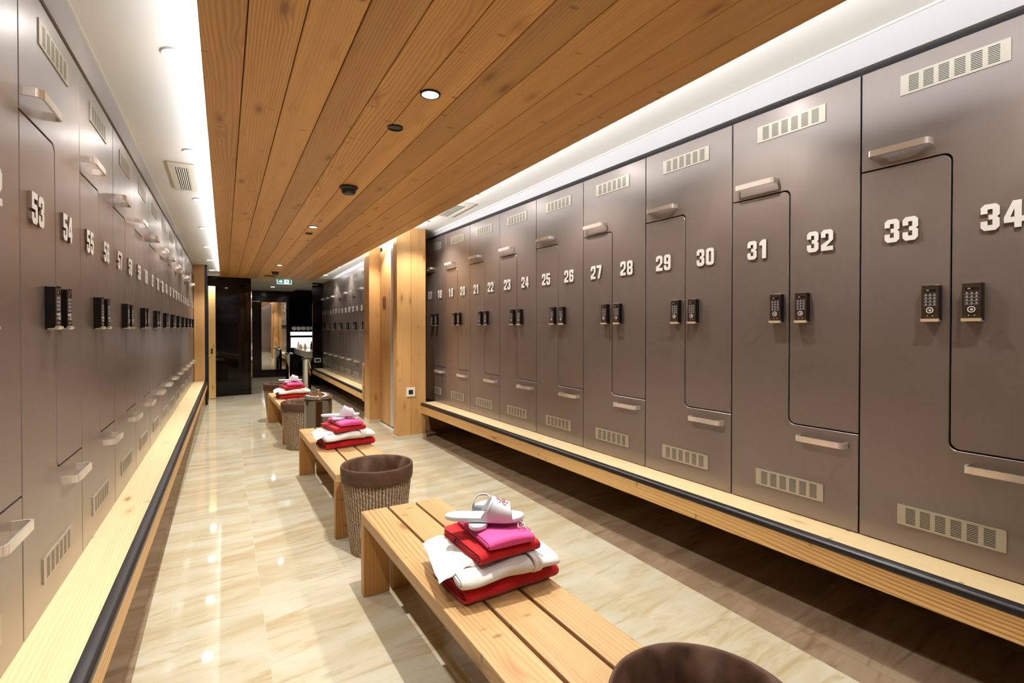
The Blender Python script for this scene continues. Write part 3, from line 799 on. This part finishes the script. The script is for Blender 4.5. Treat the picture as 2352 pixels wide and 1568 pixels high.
ME_T1 = u_fold(.375, .27, .055, 2, 1.3, .005, .004, M_red, name='towel')
ME_T2 = u_fold(.24, .30, .041, 2, 4.1, .004, .006, M_red, name='towel')
ME_RB = u_fold(.385, .345, .047, 2, 8.2, .012, .008, M_robe, name='layers', skew=.06)
ME_PK = u_fold(.18, .30, .030, 2, 2.7, .003, .004, M_pink, name='pouch', plump=.8)

def robe_collar():
    """loose shoulder of the robe spilling over the left back corner"""
    g = G(); nu, nv = 30, 26; vs = []
    for side in (0, 1):
        for i in range(nu+1):
            for j in range(nv+1):
                u, v = i/nu*2-1, j/nv*2-1
                x = -.075 + u*.145 + .03*v; y = .045 + v*.165 - .02*u
                rim = min(1, (1-max(abs(u), abs(v)))*5)
                th = .013*sqrt(max(0, rim))
                z = .043 + .010*noise.noise(Vector((x*16, y*16, 2.))) + .010*noise.noise(Vector((x*38, y*30, 5.))) - .03*max(0, -x-.15)/.1 - .022*max(0, y-.12)/.09
                vs.append((x + .012*noise.noise(Vector((v*2,u*2,1))), y + .012*noise.noise(Vector((u*2,v*2,8))), z + (th if side == 0 else -th*.8)))
    m = (nu+1)*(nv+1)
    fs = []
    for i in range(nu):
        for j in range(nv):
            a, b, c, d = i*(nv+1)+j, (i+1)*(nv+1)+j, (i+1)*(nv+1)+j+1, i*(nv+1)+j+1
            fs += [(a,b,c,d), (m+d,m+c,m+b,m+a)]
    bd = [i*(nv+1) for i in range(nu+1)] + [nu*(nv+1)+j for j in range(1,nv+1)] + [i*(nv+1)+nv for i in range(nu-1,-1,-1)] + [j for j in range(nv-1,0,-1)]
    for k in range(len(bd)):
        a, b = bd[k], bd[(k+1)%len(bd)]; fs.append((b, a, m+a, m+b))
    return G().add(vs, fs).mesh('collar', M_robe, 180)
ME_COL = robe_collar()
def robe_belt():
    g = G()
    for xo in (.0, .017):
        path = []
        T = .056
        for i in range(6): path.append((.07+xo*1., .10-.195*i/5, T+.004))
        for i in range(1, 8): a = pi*i/8; path.append((.07+xo+.004*sin(a), -.142-.040*sin(a), T/2+(T/2+.004)*cos(a)))
        for i in range(3): path.append((.072+xo, -.125+.03*i, .003))
        pts = [Vector(p) for p in path]; w = .011; vs = []
        for i, p in enumerate(pts):
            t = (pts[min(i+1,len(pts)-1)]-pts[max(i-1,0)]).normalized(); nn = Vector((1,0,0)).cross(t).normalized()
            for dx, dn in ((-w,-.003),(w,-.003),(w,.004),(-w,.004)): vs.append(p + Vector((dx,0,0)) + nn*dn)
        fs = [(i*4+k, i*4+(k+1)%4, (i+1)*4+(k+1)%4, (i+1)*4+k) for i in range(len(pts)-1) for k in range(4)]
        fs += [(3,2,1,0), tuple((len(pts)-1)*4+k for k in range(4))]
        g.add(vs, fs)
    return g.mesh('belt', M_robe, 180)
ME_BELT = robe_belt()

ME_LOOP = G().tube([(-.135,.05,.066),(-.13,.035,.088),(-.115,.028,.09),(-.10,.032,.084),(-.095,.04,.068)], .0022, 6).mesh('hanger_loop', M_blackp, 60)

# slipper: x from heel (0) to toe (.29)
SL = .285
def half_w(t):
    pts = [(0,.0),(.03,.018),(.1,.031),(.22,.035),(.42,.036),(.6,.043),(.74,.048),(.86,.045),(.95,.030),(.985,.016),(1,.0)]
    for (a, va), (b, vb) in zip(pts, pts[1:]):
        if t <= b: 
            k = (t-a)/(b-a); return va+(vb-va)*(k if 0 < a < .95 else (sqrt(k) if a == 0 else 1-(1-(1-k)**.5) if False else k))
    return 0
def sole_mesh():
    g = G(); n = 40; ring = []
    for i in range(n+1): t = .5-.5*cos(pi*i/n); ring.append((t*SL, half_w(t)))
    pts = [(x, w) for x, w in ring] + [(x, -w) for x, w in ring[1:-1]][::-1]
    m = len(pts); vs = []
    for (f, z) in ((.97,0),(1.,.003),(1.,.011),(.97,.014)):
        for x, y in pts: vs.append(((x-SL/2)*(.985+.015*(f>.98))+SL/2, y*f, z + .006*(max(0,(x/SL-.7))/.3)**2))
    fs = [(j*m+k, j*m+(k+1)%m, (j+1)*m+(k+1)%m, (j+1)*m+k)[::-1] for j in range(3) for k in range(m)]
    fs += [list(range(m)), [3*m+k for k in range(m)][::-1]]
    g.add(vs, fs)
    return g.mesh('sole', M_slip, 50)
def strap_pt(s, t, off=0):
    """s 0..1 heel side to toe side, t -1..1 across"""
    back = .44 + .15*(1-t*t)**.8; front = .84 - .03*(1-t*t)
    x = (back + (front-back)*s)*SL
    w = half_w(x/SL)*1.02; h = .072 - .024*s
    a = t*pi/2
    y = w*(abs(sin(a))**.85)*(1 if t > 0 else -1)*1.02; z = .008 + h*(max(0,cos(a))**.7)
    nrm = Vector((.25, sin(a)*h, cos(a)*w)).normalized()
    return Vector((x, y, z)) + nrm*off
def strap_mesh():
    g = G(); ns, ntt = 12, 26; vs = []
    for off in (.0015, -.0015):
        for i in range(ns+1):
            for j in range(ntt+1): vs.append(strap_pt(i/ns, -1+2*j/ntt, off))
    m = (ns+1)*(ntt+1); fs = []
    for i in range(ns):
        for j in range(ntt):
            a, b, c, d = i*(ntt+1)+j, (i+1)*(ntt+1)+j, (i+1)*(ntt+1)+j+1, i*(ntt+1)+j+1
            fs += [(a,b,c,d), (m+d,m+c,m+b,m+a)]
    for i in (0, ns):
        for j in range(ntt):
            a = i*(ntt+1)+j; q = (a, a+1, m+a+1, m+a); fs.append(q if i == 0 else q[::-1])
    g.add(vs, fs)
    # stitched hem along the ankle side
    g.tube([strap_pt(.06, -1+2*j/ntt, .0016) for j in range(ntt+1)], .0012, 6)
    return g.mesh('strap', M_slip, 40)
def emblem_mesh():
    """embroidered crest: tail, body and limbs as curved stitched strokes on the strap top"""
    g = G()
    def EP(a, b): return strap_pt(.56+(a-.56)*1.35, b*1.35+.02, .0010)
    strokes = [([(.30,-.02),(.36,-.10),(.42,-.02),(.36,.06),(.30,.10),(.34,.18)], .0022),
               ([(.40,-.02),(.50,-.08),(.60,-.12),(.66,-.02),(.60,.08),(.52,.08)], .0026),
               ([(.54,-.10),(.60,-.22),(.68,-.26),(.72,-.20)], .0018), ([(.62,-.10),(.72,-.12),(.80,-.06),(.78,.02)], .0020),
               ([(.60,.08),(.68,.16),(.76,.14)], .0018), ([(.46,-.06),(.48,-.18),(.42,-.24)], .0016), ([(.56,.02),(.58,.04),(.6,.02)], .0022), ([(.50,.10),(.46,.20),(.52,.26)], .0016)]
    for p, r in strokes:
        pts = []
        for (a, b), (c, d) in zip(p, p[1:]):
            for k in range(4): pts.append(EP(a+(c-a)*k/4, b+(d-b)*k/4))
        pts.append(EP(*p[-1])); g.tube(pts, r, 6)
    return g.mesh('emblem', M_embl, 60)
ME_SOLE, ME_STRAP, ME_EMB = sole_mesh(), strap_mesh(), emblem_mesh()

def cord_mesh():
    g = G()
    def curve(ps, r=.0022):
        ps = [Vector(p) for p in ps]; out = []
        for i in range(len(ps)-1):
            p0, p1, p2, p3 = ps[max(i-1,0)], ps[i], ps[i+1], ps[min(i+2,len(ps)-1)]
            for k in range(6):
                t = k/6; out.append(.5*((2*p1)+(p2-p0)*t+(2*p0-5*p1+4*p2-p3)*t*t+(-p0+3*p1-3*p2+p3)*t**3))
        out.append(ps[-1]); g.tube(out, r, 6)
    curve([(.02,.03,.040),(.05,.0,.043),(.075,-.02,.041),(.092,-.03,.036)])
    curve([(.055,-.05,.040),(.07,-.02,.046),(.085,-.035,.044),(.07,-.06,.042),(.055,-.05,.040)])
    curve([(.085,-.035,.040),(.10,-.045,.028),(.106,-.05,.008),(.104,-.055,-.012)])
    curve([(.09,-.03,.038),(.104,-.02,.03),(.108,-.03,.012),(.107,-.035,-.004)])
    curve([(.03,.06,.040),(.06,.035,.050),(.085,.01,.048),(.095,-.02,.04)])
    g.lathe([(.003,.036),(.006,.040),(.0065,.045),(.003,.049)], 10, 0, (.082,-.034))
    return g.mesh('drawcord', M_cord, 60)
ME_CORD = cord_mesh()

def pile(where, cx, cy, rz, z=.4005, var=0):
    Mz = Matrix.Translation((cx, cy, z)) @ Matrix.Rotation(rz, 4, 'Z')
    def put(name, label, cat, x, y, zz, r, tilt=(0,0), group=None):
        t = thing(name, label, cat, (0,0,0), 0, group)
        t.matrix_world = Mz @ Matrix.Translation((x, y, zz)) @ Matrix.Rotation(r, 4, 'Z') @ Matrix.Rotation(tilt[0], 4, 'X') @ Matrix.Rotation(tilt[1], 4, 'Y')
        return t
    t = put('bath_towel', f'large folded red towel at the bottom of {where}', 'towel', 0, 0, 0, 0, group='folded red bath towels'); link('towel', ME_T1, t, sub=1)
    t = put('bathrobe', f'folded white bathrobe with belt in {where}', 'bathrobe', -.004, .01, .061, R(-3+var*4), group='folded white bathrobes')
    link('hanger_loop', ME_LOOP, t); link('layers', ME_RB, t, sub=1); link('collar', ME_COL, t, sub=1); link('belt', ME_BELT, t, sub=1)
    t = put('hand_towel', f'smaller folded red towel above the bathrobe in {where}', 'towel', -.010, .016, .118, R(-1+var*5), group='folded red hand towels'); link('towel', ME_T2, t, sub=1)
    t = put('drawstring_pouch', f'folded pink pouch with white cord under the slippers of {where}', 'pouch', -.004, .006, .161, R(-5+var*6), group='pink drawstring pouches')
    link('pouch', ME_PK, t, sub=1); link('drawcord', ME_CORD, t, (-.006,-.05,0))
    def slipper(label, x, y, zz, r, tilt):
        t = put('slipper', label, 'slipper', x, y, zz, r, tilt, 'white slippers on the piles')
        link('sole', ME_SOLE, t); link('strap', ME_STRAP, t); link('emblem', ME_EMB, t)
    slipper(f'white slipper lying underneath with heel towards the camera, on {where}', -.100, -.037, .196, R(51.5-var*10), (0, R(1.5)))
    slipper(f'white slipper with red crest lying on top across the other, on {where}', -.160, .084, .216, R(-30.5+var*14), (0, R(1.5)))

pile('the nearest pile', .852, 1.640, R(3.5))
pile('the middle pile', .815, 4.085, R(8), var=1)
pile('the farthest pile', .775, 7.16, R(8), var=.6)

# ------------------------------------------------------------------ ceiling fittings and light
LIGHTS = []
def downlight(label, x, y, z, r, energy, group, trim=M_trimw, ang=118, col=(1.,.96,.91), blend=.6):
    t = thing('ceiling_downlight', label, 'downlight', (x, y, z), 0, group)
    obj('trim_ring', G().lathe([(r*.74,-.002),(r*.80,-.006),(r*.96,-.006),(r,-.001),(r,.003),(r*.74,.003)], 32, cap0=False, cap1=False), trim, t, smooth=50)
    obj('lamp', G().lathe([(r*.80,-.0045),(r*.6,-.007),(r*.3,-.0085),(.002,-.009)], 28, cap0=False), M_lamp, t)
    l = bpy.data.lights.new('downlight_beam', 'SPOT'); l.energy = energy; l.spot_size = R(ang); l.spot_blend = blend; l.shadow_soft_size = .012 if energy > 90 else .022; l.color = col
    o = bpy.data.objects.new('downlight_beam', l); COL.objects.link(o); o.parent = t; o.location = (0,0,-.03)
E_C, E_S = 138., 45.
for i, y in enumerate([-1.05, 1.972, 5.09, 8.45]):
    downlight(['board ceiling downlight behind the camera','bright downlight nearest in the board ceiling','second downlight along the board ceiling','farthest downlight in the board ceiling'][i], .73, y, ZW-.001, .042, E_C, 'downlights in the board ceiling', M_blackp)
for i in range(9):
    y = .0 + 1.335*i + .0
    z = ceil_l(y)
    downlight(f'white downlight in the left soffit, {orde[i]} from the camera', -.172 - .002*i, y, z-.001, .058, E_S, 'downlights in the left soffit')
for i in range(5):
    y = .45 + 1.235*i
    downlight(f'white downlight in the right soffit, {orde[i]} from the camera', 1.945 - .008*i, y, ceil_r(y)-.001, .058, E_S, 'downlights in the right soffit')
for i in range(4):
    y = 6.6 + 1.3*i
    downlight(f'white downlight {orde[i]} over the doorway and far lockers', 1.72, y, ceil_r(y)-.001, .055, E_S*.8, 'downlights in the far right soffit')

def speaker(label, x, y, r, drop):
    t = thing('smoke_detector' if drop else 'ceiling_speaker', label, 'detector' if drop else 'speaker', (x, y, ZW-.001))
    if drop:
        obj('base', G().lathe([(r*.96,0),(r,-.008),(r*.9,-.014)], 32), M_blackp, t, smooth=40)
        obj('head', G().lathe([(r*.9,-.014),(r*.78,-.02),(r*.74,-.038),(r*.6,-.048),(.005,-.05)], 32), M_blackp, t, smooth=40)
    else:
        obj('rim', G().lathe([(r,0),(r,-.006),(r*.86,-.008),(r*.8,-.003),(.005,-.003)], 32), M_blackp, t, smooth=40)
speaker('round black speaker grille near the first board ceiling downlight', .708, 2.382, .036, False)
speaker('black domed detector hanging from the middle of the board ceiling', .733, 3.54, .062, True)
speaker('small round black fitting just behind the second board ceiling downlight', .744, 5.47, .036, False)
speaker('black domed detector at the far end of the board ceiling', .76, 9.55, .062, True)
speaker('flat dark round fitting at the far end of the board ceiling', .73, 10.3, .10, False)

def air_vent(label, x0, x1, y0, y1, zf, nl):
    t = thing('air_vent', label, 'vent', ((x0+x1)/2, (y0+y1)/2, zf((y0+y1)/2)-.002), 0)
    t.rotation_euler[0] = math.atan2(zf(y1)-zf(y0), y1-y0)
    hx, hy = (x1-x0)/2, (y1-y0)/2; m = .042
    obj('frame', G().box((-hx,-hy,-.010), (hx,-hy+m*2.2,.002)).box((-hx,hy-m,-.010), (hx,hy,.002)).box((-hx,-hy+m*2.2,-.010), (-hx+m,hy-m,.002)).box((hx-m,-hy+m*2.2,-.010), (hx,hy-m,.002)), M_grill, t, bevel=.002)
    obj('backing', G().box((-hx+m,-hy+m*2,-.001), (hx-m,hy-m,.001)), M_hole, t)
    w = (2*hx-2*m)/nl
    for i in range(nl):
        a = -hx+m+i*w
        obj('louvre', G().add([(a+w*.55,-hy+m*2.2,-.009),(a+w*.98,-hy+m*2.2,-.002),(a+w*.98,hy-m,-.002),(a+w*.55,hy-m,-.009),(a+w*.62,-hy+m*2.2,-.010),(a+w*1.05,-hy+m*2.2,-.003),(a+w*1.05,hy-m,-.003),(a+w*.62,hy-m,-.010)],
            [(0,1,2,3),(4,7,6,5),(0,4,5,1),(1,5,6,2),(2,6,7,3),(3,7,4,0)]), M_grill, t)
air_vent('beige louvred air vent in the left soffit', -.345, -.183, 4.28, 5.05, ceil_l, 6)
air_vent('beige louvred air vent in the right soffit', 1.905, 2.10, 4.45, 5.08, ceil_r, 6)
tag(obj('ceiling_grille', G().box((-.55,-.04,-.012), (.55,.04,0)).box((-.54,-.03,-.014), (.54,.03,-.012)), M_grill, loc=(1.30, 12.2, 2.262)), 'long pale slot grille in the white ceiling past the boards', 'vent')

# cove lighting lying on top of the board ceiling, one strip along each edge
for side, x, tilt in (('left', -.035, -24), ('right', 1.535, 40)):
    t = thing('led_strip', f'cove light strip above the {side} edge of the board ceiling', 'light strip', (x, 4.9, ZW+.052), 0, 'cove light strips')
    obj('profile', G().box((-.012,-5.95,0), (.012,6.05,.006)), M_steel, t)
    l = bpy.data.lights.new('cove_glow', 'AREA'); l.shape = 'RECTANGLE'; l.size = .02; l.size_y = 11.9; l.energy = 27 if side == 'left' else 135; l.spread = R(130); l.color = (.86,.91,1.)
    o = bpy.data.objects.new('cove_glow', l); COL.objects.link(o); o.parent = t; o.location = (0,0,.012)
    o.rotation_euler = (0, R(180+tilt), 0)
# light over the far vanity
downlight('downlight over the far vanity counter', 1.75, 13.2, 2.318, .05, 40, 'downlights past the boards')
downlight('downlight in the white ceiling before the far mirror', 1.0, 13.3, 2.261, .05, 40, 'downlights past the boards')

# ------------------------------------------------------------------ world, colour management
w = bpy.data.worlds.new('world'); S.world = w; w.use_nodes = True
w.node_tree.nodes['Background'].inputs[0].default_value = (.9,.95,1,1); w.node_tree.nodes['Background'].inputs[1].default_value = .05
S.view_settings.view_transform = 'Standard'; S.view_settings.look = 'None'; S.view_settings.gamma = 1; S.view_settings.use_curve_mapping = False
S.view_settings.exposure = .26
c = S.cycles
c.use_denoising = True; c.denoiser = 'OPENIMAGEDENOISE'
c.max_bounces = 5; c.diffuse_bounces = 3; c.glossy_bounces = 3; c.transmission_bounces = 2
c.sample_clamp_indirect = 6; c.caustics_reflective = False; c.caustics_refractive = False
c.use_adaptive_sampling = True; c.adaptive_threshold = .08; c.adaptive_min_samples = 16
